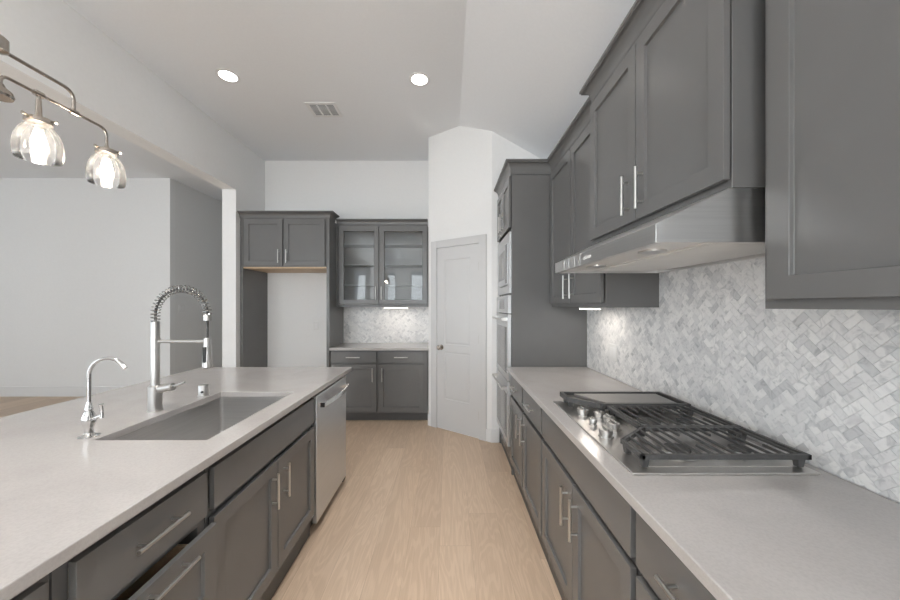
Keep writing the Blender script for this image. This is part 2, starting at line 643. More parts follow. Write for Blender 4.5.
holesR = [(wy - 33, wy + 33, 8, 106) for wy in (-165, -75)]  # unseen openings added to let light onto the island fronts
fnRW = lambda u, v, w: (RW + w, u, v)
wr = wall_with_holes(fnRW, -220, 183, 0, ceil_z(RW + 4), 4, holesR).build('wall_right', M['wall'], smooth=False)
struct(wr, 'white wall behind the range and gas cooktop', 'wall')
fnR = faceW(RW)
MB().fbox(fnR, -10, 110.9, 36.02, 55.75, 0, 0.22).build('grout_bed', M['grout'], wr)
MB().fbox(fnR, 36.9, 73.9, 55.75, 69.1, 0, 0.22).build('grout_bed', M['grout'], wr)
fnT = faceW(RW - 0.22)
bt = herringbone(fnT, -10, 110.9, 36.05, 69.1)
# keep the tile field under the wall cabinets and up to the hood
keep = MB()
i = 0
bt.build('herringbone_tile', M['tile'], wr, smooth=False)

wb = MB().box(-106.5, -8.7, 183, 187, 0, FLAT).build('wall_back', M['wall'])
struct(wb, 'white far wall behind the refrigerator bay and glass cabinet', 'wall')
MB().box(-56.9, -9.3, 182.78, 183, 36.02, 55.6).build('grout_bed', M['grout'], wb)
herringbone(faceS(182.78), -56.9, -9.3, 36.05, 55.6).build('herringbone_tile', M['tile'], wb, smooth=False)

# pantry block with the diagonal door wall, top follows the ceiling crease
P0, P1 = Vector((-9.2, 158)), Vector((18.0, 138))
dirp = (P1 - P0)
plen = dirp.length
dirp = dirp / plen
nrm = Vector((dirp.y, -dirp.x))                 # towards the viewer
tcr = (CREASE - P0.x) / dirp.x
PC = P0 + dirp * tcr
plan = [(-9.2, 183), (P0.x, P0.y), (PC.x, PC.y), (P1.x, P1.y), (RW, 138), (RW, 183)]
b = MB()
n = len(plan)
b.add([(x, y, 0) for x, y in plan] + [(x, y, ceil_z(x)) for x, y in plan],
      [(i, (i + 1) % n, (i + 1) % n + n, i + n) for i in range(n)] + [tuple(range(n))])
wp = b.build('wall_pantry', M['wall'], smooth=False)
struct(wp, 'white corner pantry wall set at an angle with a door', 'wall')


def faceP(u, v, w):
    q = P0 + dirp * u + nrm * w
    return (q.x, q.y, v)


D0, D1, DT = 5.4, 28.0, 82.6
b = MB()
b.fbox(faceP, D0 - 3.4, D0, 0, DT + 3.4, 0, 0.75)
b.fbox(faceP, D1, D1 + 3.4, 0, DT + 3.4, 0, 0.75)
b.fbox(faceP, D0, D1, DT, DT + 3.4, 0, 0.75)
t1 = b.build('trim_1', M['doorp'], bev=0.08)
struct(t1, 'white casing around the pantry door', 'door casing')
# two-panel door slab
b = MB()


def panel_ring(b, u0, u1, v0, v1, w, rec=0.2, ch=0.6):
    def rect(i, ww):
        return [faceP(u0 + i, v0 + i, ww), faceP(u1 - i, v0 + i, ww), faceP(u1 - i, v1 - i, ww), faceP(u0 + i, v1 - i, ww)]
    ls = [rect(0, w), rect(ch * 0.35, w - rec), rect(ch, w - rec), rect(ch * 1.6, w - rec * 0.45)]
    vs_ = [p for l in ls for p in l]
    fs = []
    for i in range(3):
        for k in range(4):
            a, c = i * 4 + k, i * 4 + (k + 1) % 4
            fs.append((a, c, c + 4, a + 4))
    fs.append((12, 13, 14, 15))
    b.add(vs_, fs)


DW = 0.42
u0, u1 = D0 + 0.12, D1 - 0.12
pu0, pu1 = u0 + 4.3, u1 - 4.3
panels = [(14.0, 35.5), (38.8, 77.0)]
rows = [0.5, 14.0, 35.5, 38.8, 77.0, DT - 0.15]
cols = [u0, pu0, pu1, u1]
for r in range(5):
    for c in range(3):
        if c == 1 and r in (1, 3):
            continue
        b.add([faceP(cols[c], rows[r], DW), faceP(cols[c + 1], rows[r], DW), faceP(cols[c + 1], rows[r + 1], DW), faceP(cols[c], rows[r + 1], DW)], [(0, 1, 2, 3)])
for (a, c) in panels:
    panel_ring(b, pu0, pu1, a, c, DW)
# edges
rim = [faceP(u0, rows[0], DW), faceP(u1, rows[0], DW), faceP(u1, rows[-1], DW), faceP(u0, rows[-1], DW)]
rim2 = [faceP(u0, rows[0], 0.02), faceP(u1, rows[0], 0.02), faceP(u1, rows[-1], 0.02), faceP(u0, rows[-1], 0.02)]
b.add(rim + rim2, [(k, (k + 1) % 4, (k + 1) % 4 + 4, k + 4) for k in range(4)])
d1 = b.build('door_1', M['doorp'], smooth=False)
struct(d1, 'white two-panel pantry door with a satin knob', 'door')
b = MB()
b.tube([faceP(u0 + 2.4, 37.3, DW - 0.02), faceP(u0 + 2.4, 37.3, DW + 0.3)], 1.25, 20)
b.tube([faceP(u0 + 2.4, 37.3, DW + 0.3), faceP(u0 + 2.4, 37.3, DW + 1.2), faceP(u0 + 2.4, 37.3, DW + 1.5), faceP(u0 + 2.4, 37.3, DW + 2.1), faceP(u0 + 2.4, 37.3, DW + 2.5)],
       [0.45, 0.45, 0.95, 1.1, 0.7], 20)
b.build('door_knob', M['bronze'], d1)
for hz in (10, 42, 73):
    MB().tube([faceP(u1 + 0.05, hz - 1.7, DW + 0.16), faceP(u1 + 0.05, hz + 1.7, DW + 0.16)], 0.2, 10).build('hinge', M['nickel'], d1)

b = MB()
for (a, c) in ((0.0, D0 - 3.4), (D1 + 3.4, plen)):
    b.fbox(faceP, a, c, 0, 5.2, 0, 0.6)
b.box(17.6, 20.8, 137.35, 138, 0, 5.2)
bb = b.build('baseboard_pantry', M['trim'], bev=0.08)
struct(bb, 'white baseboard at the foot of the pantry corner', 'baseboard')

# divider to the living room: jamb, header, and the run behind the viewer
b = MB()
b.box(-106.5, -100, 158, 183, 0, FLAT)
b.box(-106.5, -100, -90, 158, 111.1, FLAT)
b.box(-106.5, -100, -220, -90, 0, FLAT)
b.box(-106.5, -102.5, 183, 322, 0, FLAT)
wl = b.build('wall_left', M['wall'], smooth=False)
struct(wl, 'white header and jamb of the wide opening to the living room', 'wall')
wv = MB().box(-304, -172.6, 208, 212, 0, FLAT).build('wall_living', M['wall'])
struct(wv, 'plain white far wall of the living room', 'wall')
wh = MB().box(-176.6, -172.6, 212, 322, 0, FLAT).build('wall_hall', M['hall'])
struct(wh, 'shaded grey side wall of the hallway', 'wall')
we = MB().box(-172.6, -106.5, 318, 322, 0, FLAT).build('wall_hall_end', M['hall'])
struct(we, 'end wall of the hallway', 'wall')
bl = MB().box(-300, -172.6, 207.4, 208, 0, 6.2)
bl.box(-172.6, -172.0, 208, 318, 0, 6.2)
struct(bl.build('baseboard_living', M['trim'], bev=0.08), 'white baseboard along the living room wall', 'baseboard')

fnS = lambda u, v, w: (u, -220 - w, v)
holes = [(wx - 36, wx + 36, 8, 116) for wx in (-215, -122, -28)]
ws = wall_with_holes(fnS, -304, 50.3, 0, FLAT, 4, holes).build('wall_rear', M['wall'], smooth=False)
struct(ws, 'rear wall of the room with three tall windows', 'wall')
fnL = lambda u, v, w: (-300 - w, u, v)
holesL = [(wy - 42, wy + 42, 8, 116) for wy in (-130, -20, 90)]  # unseen openings added to bring light into the room
wl2 = wall_with_holes(fnL, -220, 208, 0, FLAT, 4, holesL).build('wall_side', M['wall'], smooth=False)
struct(wl2, 'living room side wall with three tall windows added for light', 'wall')
wi = 0
for (fn, hs, nm) in ((fnS, holes, 'rear wall'), (fnL, holesL, 'living room side wall, added for light'), (fnRW, holesR, 'right wall behind the viewer, added for light')):
    for j, (a, c, d, e) in enumerate(hs):
        wi += 1
        b = MB()
        for (p_, q_, r_, s_) in ((a, a + 2.5, d, e), (c - 2.5, c, d, e), (a + 2.5, c - 2.5, d, d + 2.5), (a + 2.5, c - 2.5, e - 2.5, e),
                                 (a + 2.5, c - 2.5, 61, 63)):
            b.fbox(fn, p_, q_, r_, s_, 0.3, 1.6)
        wo = b.build('window_%d' % wi, M['trim'], smooth=False)
        struct(wo, 'white framed tall window in the %s, %s' % (nm, ('first', 'second', 'third')[j]), 'window')
        MB().fbox(fn, a + 2.5, c - 2.5, d + 2.5, e - 2.5, 0.85, 0.95).build('window_pane', M['window'], wo)

# ------------------------------------------------------------------ ISLAND
IF = -33.47                                      # face frame plane
fI = faceE(IF)
ICX = (-80.7, -53.2, -36.2, -31.75)
it = holed_slab(ICX, (-12, 50.3, 78.5, 110.4), 34.75, 36.0).build('island_worktop', M['quartz'], bev=0.12, smooth=False)
tag(it, 'long white quartz island worktop with a sink cutout', 'countertop')


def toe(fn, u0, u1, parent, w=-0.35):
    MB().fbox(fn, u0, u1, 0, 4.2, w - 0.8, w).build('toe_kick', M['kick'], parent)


# sink base
sb = thing('sink_cabinet', 'grey two-door sink base cabinet under the island sink', 'cabinet', (IF - 12, 64, 0), 'island base cabinets')
shell(fI, 46.2, 82.0, 4.2, 34.7, 24).build('body', M['cab'], sb)
toe(fI, 46.2, 82.0, sb)
slab(fI, 46.6, 81.6, 27.8, 33.7).build('false_front', M['cab'], sb, bev=0.06)
for (a, c, hu) in ((46.6, 63.95, 62.0), (64.2, 81.6, 66.2)):
    d = shaker(fI, a, c, 5.4, 26.7).build('door', M['cab'], sb, bev=0.05, smooth=False)
    bar_pull(fI, hu, 21.8, True, d)

# drawer base, second drawer pulled open a little
db = thing('drawer_cabinet', 'grey island drawer base with its middle drawer ajar', 'cabinet', (IF - 12, 37, 0), 'island base cabinets')
shell(fI, 28.3, 46.0, 4.2, 34.7, 24, rails=[(33.0, 34.7), (26.6, 28.0), (15.8, 16.8), (4.2, 5.4)]).build('body', M['cab'], db)
toe(fI, 28.3, 46.0, db)


def drawer(fn, u0, u1, v0, v1, parent, kind, dz, hv, w0=0.22, box_d=18):
    f2 = lambda u, v, w: fn(u, v, w + dz)
    o = (shaker(f2, u0, u1, v0, v1, w0=w0) if kind == 'shaker' else slab(f2, u0, u1, v0, v1, w0=w0)).build('drawer', M['cab'], parent, bev=0.05, smooth=False)
    bar_pull(f2, (u0 + u1) / 2, hv, False, o)
    if dz:
        b = MB()
        a, c, lo, hi = u0 + 1.9, u1 - 1.9, v0 + 1.0, v1 - 1.6
        b.fbox(f2, a, a + 0.5, lo, hi, -box_d, 0.0)
        b.fbox(f2, c - 0.5, c, lo, hi, -box_d, 0.0)
        b.fbox(f2, a + 0.5, c - 0.5, lo, hi, -box_d, -box_d + 0.5)
        b.fbox(f2, a + 0.5, c - 0.5, lo, hi, -0.5, 0.0)
        b.fbox(f2, a + 0.5, c - 0.5, lo, lo + 0.4, -box_d + 0.5, -0.5)
        b.build('drawer_box', M['ply'], o)
    return o


drawer(fI, 29.3, 45.3, 27.8, 33.7, db, 'slab', 0, 31.0)
drawer(fI, 29.3, 45.5, 16.4, 26.7, db, 'shaker', 1.15, 25.55)
drawer(fI, 29.3, 45.5, 5.4, 15.8, db, 'shaker', 0, 14.65)

nb = thing('base_cabinet', 'grey island base cabinet nearest the viewer at the picture corner', 'cabinet', (IF - 12, 18, 0), 'island base cabinets')
shell(fI, 4, 28.1, 4.2, 34.7, 24).build('body', M['cab'], nb)
toe(fI, 4, 28.1, nb)
drawer(fI, 4.4, 27.2, 27.8, 33.7, nb, 'slab', 0, 31.0)
for (a, c, hu) in ((4.4, 15.7, 13.9), (15.9, 27.2, 17.7)):
    d = shaker(fI, a, c, 5.4, 26.7).build('door', M['cab'], nb, bev=0.05, smooth=False)
    bar_pull(fI, hu, 21.8, True, d)

# dishwasher
dw = thing('dishwasher', 'stainless steel dishwasher with bowed handle at the island end', 'dishwasher', (IF - 12, 94, 0))
MB().fbox(fI, 82.4, 106.4, 4.0, 34.2, -23, -0.1).build('tub_case', M['dark'], dw)
fD = faceE(IF)
do = MB().fbox(fI, 82.55, 106.3, 2.4, 33.9, 0.0, 1.15).build('door', M['steel'], dw, bev=0.2, seg=3)
b = MB()
pts = []
for k in range(17):
    t = k / 16
    bow = math.sin(PI * t)
    pts.append((84.2 + 20.4 * t, 31.3, 2.35 + 0.8 * bow))
# flat bowed handle bar
prof = [(-0.6, -0.22), (0.45, -0.22), (0.6, 0.0), (0.45, 0.22), (-0.6, 0.22), (-0.68, 0.0)]
vs_ = []
for (u, v, w) in pts:
    for (a, c) in prof:
        vs_.append(fI(u, v + a, w + c))
fs = []
for k in range(16):
    for q in range(6):
        a, c = k * 6 + q, k * 6 + (q + 1) % 6
        fs.append((a, c, c + 6, a + 6))
fs += [tuple(range(6)), tuple(range(101, 95, -1))]
b.add(vs_, fs)
b.fbox(fI, 84.0, 85.3, 30.8, 31.8, 1.1, 2.4)
b.fbox(fI, 103.5, 104.8, 30.8, 31.8, 1.1, 2.4)
b.build('handle', M['bowsteel'], do, bev=0.06)
MB().fbox(fI, 83.85, 84.15, 30.7, 31.85, 1.5, 2.5).build('handle_cap', M['black'], do)
MB().fbox(fI, 82.6, 106.2, 0, 2.3, -2.2, -1.4).build('toe_kick', M['black'], dw)

ep = MB().box(-58.2, IF + 0.05, 106.7, 109.2, 0, 34.7).build('island_end_panel', M['cab'], bev=0.06)
tag(ep, 'grey end panel of the island beyond the dishwasher', 'panel')
bp = MB().box(-60.0, -58.3, 4, 109.2, 0, 34.7).build('island_back_panel', M['cab'])
tag(bp, 'grey back panel under the overhang of the island', 'panel')

# undermount sink
sk = thing('sink', 'single bowl stainless undermount sink set in the island worktop', 'sink', (-44.7, 64.4, 25))
b = MB()
x0, x1, y0, y1, zb, zt = -53.4, -36.0, 50.1, 78.7, 26.2, 34.74


def rr(x0, x1, y0, y1, r, z, n=5):
    out = []
    for (cx, cy, a0) in ((x1 - r, y1 - r, 0), (x0 + r, y1 - r, PI / 2), (x0 + r, y0 + r, PI), (x1 - r, y0 + r, 1.5 * PI)):
        for k in range(n + 1):
            a = a0 + k / n * PI / 2
            out.append((cx + r * math.cos(a), cy + r * math.sin(a), z))
    return out


loops = [rr(x0 - 0.9, x1 + 0.9, y0 - 0.9, y1 + 0.9, 0.9, zt), rr(x0, x1, y0, y1, 0.7, zt), rr(x0, x1, y0, y1, 0.7, zb + 0.7),
         rr(x0 + 0.25, x1 - 0.25, y0 + 0.25, y1 - 0.25, 0.7, zb + 0.2), rr(x0 + 0.8, x1 - 0.8, y0 + 0.8, y1 - 0.8, 0.7, zb),
         rr(-46.5, -42.9, 62.6, 66.2, 1.79, zb - 0.12)]
vs_ = [p_ for l in loops for p_ in l]
nn = len(loops[0])
fs = []
for i in range(len(loops) - 1):
    for k in range(nn):
        a, c = i * nn + k, i * nn + (k + 1) % nn
        fs.append((a, c, c + nn, a + nn))
b.add(vs_, fs)
so = b.build('bowl', M['sink'], sk, recalc=True)
sol = so.modifiers.new('sheet_thickness', 'SOLIDIFY')
sol.thickness = 0.06 * S
sol.offset = -1
MB().lathe((-44.7, 64.4, zb - 0.2), [(1.78, 0), (1.78, 0.16), (1.5, 0.2), (1.1, 0.08), (0.3, 0.06), (0.3, 0.3), (0.02, 0.32)], 24).build('drain', M['nickel'], sk)

# spring faucet
FX, FY = -56.25, 64.4
kf = thing('kitchen_faucet', 'tall brushed steel spring faucet with spray head behind the sink', 'faucet', (FX, FY, 36))
MB().lathe((FX, FY, 36), [(1.25, 0), (1.25, 0.15), (1.13, 0.2), (1.13, 4.7), (1.0, 4.85)], 28).build('base', M['nickel'], kf)
MB().lathe((FX, FY, 36), [(0.72, 4.8), (0.72, 16.9), (0.66, 17.1), (0.5, 17.2)], 24).build('column', M['nickel'], kf)
cxs, r0 = FX + 5.0, 5.0
path = []
z_s, z_c = 53.0, 54.4
for k in range(6):
    path.append(Vector((FX, FY, z_s + (z_c - z_s) * k / 5)))
for k in range(1, 41):
    a = PI - k / 40 * PI * 1.02
    path.append(Vector((cxs + r0 * math.cos(a), FY, z_c + r0 * math.sin(a))))
arc_end = path[-1].copy()
# arc-length sampling for the helix
cum = [0]
for k in range(1, len(path)):
    cum.append(cum[-1] + (path[k] - path[k - 1]).length)


def at_len(s):
    for k in range(1, len(path)):
        if cum[k] >= s or k == len(path) - 1:
            t = (s - cum[k - 1]) / max(1e-6, cum[k] - cum[k - 1])
            return path[k - 1].lerp(path[k], t), (path[k] - path[k - 1]).normalized()


turns = 27
hp = []
for k in range(turns * 14 + 1):
    s = cum[-1] * k / (turns * 14)
    pt, tg = at_len(s)
    side = Vector((0, 1, 0))
    o2 = tg.cross(side).normalized()
    a = 2 * PI * k / 14
    hp.append(pt + (side * math.cos(a) + o2 * math.sin(a)) * 0.70)
MB().tube(hp, 0.085, 6).build('spring', M['spring'], kf)
hose = path + [Vector((arc_end.x, FY, z_)) for z_ in (53.2, 51.0, 49.0)]
MB().tube(hose, 0.24, 10).build('hose', M['iron'], kf)
HX = arc_end.x
MB().lathe((HX, FY, 0), [(0.40, 53.4), (0.66, 53.3), (0.66, 54.5), (0.45, 54.6)], 18).build('spring_collar', M['nickel'], kf)
b = MB()
b.tube([(FX, FY, 49.3), (HX - 0.6, FY, 49.3)], 0.33, 12)
b.lathe((FX, FY, 0), [(0.78, 48.8), (0.78, 49.9)], 24)
b.lathe((HX, FY, 0), [(0.5, 48.7), (0.62, 48.8), (0.62, 49.9), (0.5, 50.0)], 20)
b.build('support_arm', M['nickel'], kf)
sh = MB().lathe((HX, FY, 0), [(0.4, 49.9), (0.58, 49.0), (0.72, 47.6), (0.8, 46.6), (0.86, 45.6), (0.88, 44.4), (0.74, 44.2)], 22).build('spray_head', M['nickel'], kf)
b = MB()
b.fbox(lambda u, v, w: (HX + u, FY - 0.68 - w, v), -0.32, 0.32, 45.3, 48.3, 0, 0.24)
b.build('spray_button', M['black'], sh, bev=0.1)
hd = MB().tube([(FX + 0.9, FY, 40.2), (FX + 1.6, FY - 0.1, 40.3), (FX + 3.7, FY - 0.4, 40.7)], [0.8, 0.8, 0.72], 16).build('lever_hub', M['nickel'], kf)
MB().tube([(FX + 3.5, FY - 0.38, 40.7), (FX + 6.2, FY - 0.8, 41.6)], [0.2, 0.15], 10).build('lever', M['nickel'], hd)

# filtered water faucet
WX, WY = -55.3, 51.6
wf = thing('water_filter_faucet', 'small chrome gooseneck drinking water faucet beside the sink corner', 'faucet', (WX, WY, 36))
MB().lathe((WX, WY, 36), [(1.25, 0), (1.25, 0.12), (0.75, 0.35), (0.55, 0.6), (0.52, 1.2), (0.62, 1.5), (0.86, 2.3), (0.88, 2.9), (0.62, 3.6),
                          (0.48, 3.9), (0.52, 4.2), (0.44, 4.5), (0.30, 5.2), (0.30, 5.6)], 26).build('body', M['chrome'], wf)
pp = [Vector((WX, WY, 36 + 5.2 + k)) for k in range(0, 5)]
for k in range(1, 23):
    a = PI - k / 22 * PI * 0.80
    pp.append(Vector((WX + 2.9 + 2.9 * math.cos(a), WY, 45.3 + 2.75 * math.sin(a))))
pp.append(pp[-1] + (pp[-1] - pp[-2]).normalized() * 0.55)
rs = [0.27] * (len(pp) - 2) + [0.3, 0.3]
MB().tube(pp, rs, 14).build('spout', M['chrome'], wf)
hd = MB().tube([(WX + 0.6, WY, 38.7), (WX + 1.3, WY, 39.0), (WX + 2.0, WY, 39.2)], [0.36, 0.26, 0.34], 12).build('handle_stem', M['chrome'], wf)
MB().tube([(WX + 2.0, WY, 38.9), (WX + 2.05, WY, 39.6), (WX + 1.9, WY, 40.6), (WX + 1.95, WY, 41.0)], [0.28, 0.2, 0.24, 0.34], 12).build('lever', M['chrome'], hd)

ag = thing('air_gap_cap', 'short chrome air gap cylinder near the far sink corner', 'air gap', (-55.0, 75.4, 36))
MB().lathe((-55.0, 75.4, 36), [(1.15, 0), (1.15, 0.1), (1.02, 0.14), (1.02, 2.2), (0.9, 2.4)], 24).build('cap', M['nickel'], ag)
MB().tube([(-54.65, 74.3, 36.95), (-54.65, 74.55, 36.95)], 0.26, 12).build('vent_hole', M['black'], ag)

# ------------------------------------------------------------------ RANGE WALL: base units
RF = 21.42
fR = faceW(RF)
rt = MB().box(19.45, RW - 0.32, -12, 110.9, 34.75, 36.0).build('range_worktop', M['quartz'], bev=0.12)
tag(rt, 'white quartz worktop along the range wall under the cooktop', 'countertop')


def base_unit(u0, u1, label, doors, drawers, name='base_cabinet'):
    t = thing(name, label, 'cabinet', (RF + 12, (u0 + u1) / 2, 0), 'base cabinets under the range worktop')
    shell(fR, u0, u1, 4.2, 34.7, 24).build('body', M['cab'], t)
    toe(fR, u0, u1, t)
    for (a, c, kind) in drawers:
        if kind == 'false':
            slab(fR, a, c, 27.8, 33.7).build('false_front', M['cab'], t, bev=0.06)
        else:
            drawer(fR, a, c, 27.8, 33.7, t, 'slab', 0, 31.0)
    for (a, c, hu) in doors:
        d = shaker(fR, a, c, 5.4, 26.7).build('door', M['cab'], t, bev=0.05, smooth=False)
        bar_pull(fR, hu, 22.0, True, d)
    return t


base_unit(92.4, 110.7, 'narrow grey base cabinet beside the oven tower', [(92.8, 110.3, 94.8)], [(92.8, 110.3, 'slab')])
base_unit(73.4, 92.2, 'grey drawer and door base cabinet between cooktop unit and tower unit', [(73.9, 91.8, 89.8)], [(73.9, 91.8, 'slab')])
base_unit(37.1, 73.2, 'wide grey two-door base cabinet directly under the cooktop', [(37.6, 55.1, 53.2), (55.3, 72.8, 57.2)], [(37.6, 72.8, 'false')])
base_unit(18.6, 36.9, 'grey base cabinet nearest the viewer under the range worktop', [(19.0, 36.5, 21)], [(19.0, 36.5, 'slab')])
base_unit(0, 18.4, 'grey base cabinet at the near end of the range worktop', [(0.4, 18.0, 16)], [(0.4, 18.0, 'slab')])

# ------------------------------------------------------------------ COOKTOP
ck = thing('gas_cooktop', 'stainless gas cooktop with black grates and a flat griddle', 'cooktop', (33, 54.7, 36))
CX0, CX1, CY0, CY1 = 21.9, 44.2, 39.7, 69.8
MB().box(CX0, CX1, CY0, CY1, 36.02, 36.30).build('deck', M['deck'], ck, bev=0.1, seg=3)
MB().prism([(24.6, 41.3), (43.2, 41.3), (43.2, 68.6), (29.6, 68.6), (29.6, 49.6), (24.6, 45.6)], lambda a, c, z: (a, c, z), 36.3, 36.36).build('burner_well', M['deck'], ck)


def burner(x, y, r):
    o = MB().lathe((x, y, 36.34), [(r * 1.45, 0), (r * 1.4, 0.12), (r * 1.05, 0.2), (r * 1.0, 0.55), (r * 0.9, 0.62)], 28).build('burner', M['nickel'], ck)
    MB().lathe((x, y, 36.95), [(r * 0.92, 0), (r * 0.95, 0.08), (r * 0.9, 0.26), (r * 0.6, 0.33)], 28).build('burner_cap', M['iron'], o)


for (x, y, r) in ((30.6, 44.8, 1.7), (39.0, 44.8, 1.35), (39.2, 55.4, 1.35), (33.2, 55.4, 1.9), (35, 65, 1.3)):
    burner(x, y, r)


def outline_bars(b, pts, z0, z1, wd):
    n = len(pts)
    for i in range(n):
        a, c = Vector(pts[i]), Vector(pts[(i + 1) % n])
        d = (c - a).normalized()
        s = Vector((-d.y, d.x)) * wd / 2
        a2, c2 = a - d * wd * 0.5, c + d * wd * 0.5
        q = [a2 + s, c2 + s, c2 - s, a2 - s]
        b.add([(v_.x, v_.y, z) for z in (z0, z1) for v_ in q], [(0, 1, 2, 3), (7, 6, 5, 4), (0, 1, 5, 4), (1, 2, 6, 5), (2, 3, 7, 6), (3, 0, 4, 7)])


def left_edge(y):
    if y < 45.2:
        return 23.6
    if y < 49.9:
        return 23.6 + (y - 45.2) / 4.7 * 5.2
    return 28.8


def grate(pts, y0, y1, feet):
    b = MB()
    outline_bars(b, pts, 37.55, 38.15, 0.5)
    x = 42.4
    k = 0
    while x > 24.3:
        # bar runs from the frame edge (or the slanted notch) across the grate
        ys = y0 if x > 28.9 else y0
        ye = y1
        if x < 28.6 and y0 < 45:
            ye = 45.2 + (x - 23.6) / 5.2 * 4.7
        if not (x < 29.2 and y0 > 45):
            if k % 3 == 1 and x > 29:
                mid = (ys + ye) / 2
                b.box(x - 0.13, x + 0.13, ys, mid - 1.6, 37.86, 38.2)
                b.box(x - 0.13, x + 0.13, mid + 1.6, ye, 37.86, 38.2)
            else:
                b.box(x - 0.13, x + 0.13, ys, ye, 37.86, 38.2)
        x -= 1.45
        k += 1
    for (fx, fy) in feet:
        b.add([(fx - 0.5, fy - 0.45, 37.6), (fx + 0.5, fy - 0.45, 37.6), (fx + 0.5, fy + 0.45, 37.6), (fx - 0.5, fy + 0.45, 37.6),
               (fx - 0.35, fy - 0.3, 36.38), (fx + 0.35, fy - 0.3, 36.38), (fx + 0.35, fy + 0.3, 36.38), (fx - 0.35, fy + 0.3, 36.38)],
              [(0, 1, 2, 3), (7, 6, 5, 4), (0, 1, 5, 4), (1, 2, 6, 5), (2, 3, 7, 6), (3, 0, 4, 7)])
    b.build('grate', M['iron'], ck, bev=0.05, smooth=False)


grate([(23.6, 40.6), (43.6, 40.6), (43.6, 49.7), (28.8, 49.7), (23.6, 45.2)], 40.6, 49.7, [(24.1, 41.2), (43.1, 41.2), (43.1, 49.2), (24.1, 45.0)])
grate([(28.8, 50.3), (43.6, 50.3), (43.6, 60.3), (28.8, 60.3)], 50.3, 60.3, [(43.1, 50.8), (43.1, 59.8), (29.3, 50.8), (29.3, 59.8)])
# griddle over the far burners
gp = [(27.8, 60.9), (43.7, 60.9), (43.7, 69.3), (23.5, 69.3), (23.5, 65.6)]
b = MB()
outline_bars(b, gp, 37.4, 38.35, 0.6)
for (fx, fy) in ((24.2, 68.8), (43.1, 68.8), (43.1, 61.4), (28.3, 61.6), (24.1, 65.9)):
    b.box(fx - 0.4, fx + 0.4, fy - 0.35, fy + 0.35, 36.36, 37.5)
gf = b.build('griddle_frame', M['iron'], ck, bev=0.06, smooth=False)
MB().prism([(28.2, 61.3), (43.3, 61.3), (43.3, 68.9), (23.9, 68.9), (23.9, 65.8)], lambda a, c, z: (a, c, z), 37.5, 37.8).build('griddle_skirt', M['iron'], gf)
MB().prism([(29.2, 61.8), (42.2, 61.8), (42.2, 68.2), (25.6, 68.2)], lambda a, c, z: (a, c, z), 37.8, 38.28).build('griddle_plate', M['gridtop'], gf, bev=0.08)

for (x, y, r) in ((24.6, 61.2, 1.0), (26.9, 59.4, 1.0), (27.3, 56.8, 1.0), (26.7, 53.9, 1.0), (24.1, 51.1, 1.0), (24.2, 55.9, 0.6)):
    o = MB().lathe((x, y, 36.3), [(r * 1.12, 0), (r * 1.12, 0.12), (r * 0.86, 0.16), (r * 0.86, 0.4), (r, 0.45), (r * 1.0, 0.95), (r * 0.92, 1.05)], 22).build('knob', M['nickel'], ck)
    MB().box(x - r * 0.18, x + r * 0.18, y - r * 0.86, y + r * 0.86, 37.33, 37.6).build('knob_grip', M['nickel'], o, bev=0.04)

# ------------------------------------------------------------------ WALL CABINETS (range wall)
UF = 34.45                      # standard wall cabinet frame
fU = faceW(UF)
UB, UT = 55.8, 99.6
CRT = 103.9


def wall_unit(u0, u1, frame, z0, z1, label, doors, dz0, path, normals):
    fn = faceW(frame)
    t = thing('wall_cabinet', label, 'cabinet', (frame + 5, (u0 + u1) / 2, z0), 'wall cabinets along the range wall')
    MB().box(frame, RW - 0.02, u0, u1, z0, z1).build('body', M['cab'], t, bev=0.05)
    for (a, c, hu) in doors:
        d = shaker(fn, a, c, dz0, z1 - 0.4).build('door', M['cab'], t, bev=0.05, smooth=False)
        if hu:
            bar_pull(fn, hu, dz0 + 4.6, True, d)
    crown(path, normals, z1, CRT).build('crown_moulding', M['cab'], t)
    return t


wall_unit(73.0, 110.9, UF, UB, UT, 'grey two-door wall cabinet between the hood and oven tower', [(73.5, 91.6, 89.4), (92.0, 110.0, 94.2)], 56.8,
          [(UF, 73.0), (UF, 110.9)], [(-1, 0)])
HF = 31.65
hc = wall_unit(37.3, 72.6, HF, 69.3, UT, 'deep grey two-door cabinet mounted above the range hood', [(37.3, 54.75, 52.8), (54.95, 72.4, 57.0)], 70.2,
               [(RW - 6, 37.3), (HF, 37.3), (HF, 72.6), (UF - 0.05, 72.6)], [(0, -1), (-1, 0), (0, 1)])
wall_unit(-1, 36.4, UF, UB, UT, 'near grey wall cabinet cut off by the picture edge', [(-0.6, 16.9, 15), (17.2, 35.2, None)], 56.8,
          [(UF, -1), (UF, 36.4)], [(-1, 0)])

# range hood
rh = thing('range_hood', 'stainless under-cabinet range hood above the cooktop', 'hood', (34, 55, 63))
y0, y1 = 37.35, 72.5
b = MB()
fp = lambda a, c, y: (a, y, c)
b.prism([(23.2, 65.3), (31.3, 69.25), (RW - 0.35, 69.25), (RW - 0.35, 64.6), (24.0, 64.6), (24.0, 63.2), (23.2, 63.2)], fp, y0 + 0.06, y1 - 0.06)
b.prism([(23.2, 63.2), (RW - 0.35, 63.2), (RW - 0.35, 69.25), (31.3, 69.25), (23.2, 65.3)], fp, y0, y0 + 0.06)
b.prism([(23.2, 63.2), (RW - 0.35, 63.2), (RW - 0.35, 69.25), (31.3, 69.25), (23.2, 65.3)], fp, y1 - 0.06, y1)
b.box(RW - 1.0, RW - 0.35, y0 + 0.06, y1 - 0.06, 63.2, 64.6)
b.build('canopy', M['steelh'], rh, bev=0.04)
MB().box(24.05, RW - 1.05, y0 + 0.1, y1 - 0.1, 63.75, 64.55).build('underside_pan', M['hoodpan'], rh)
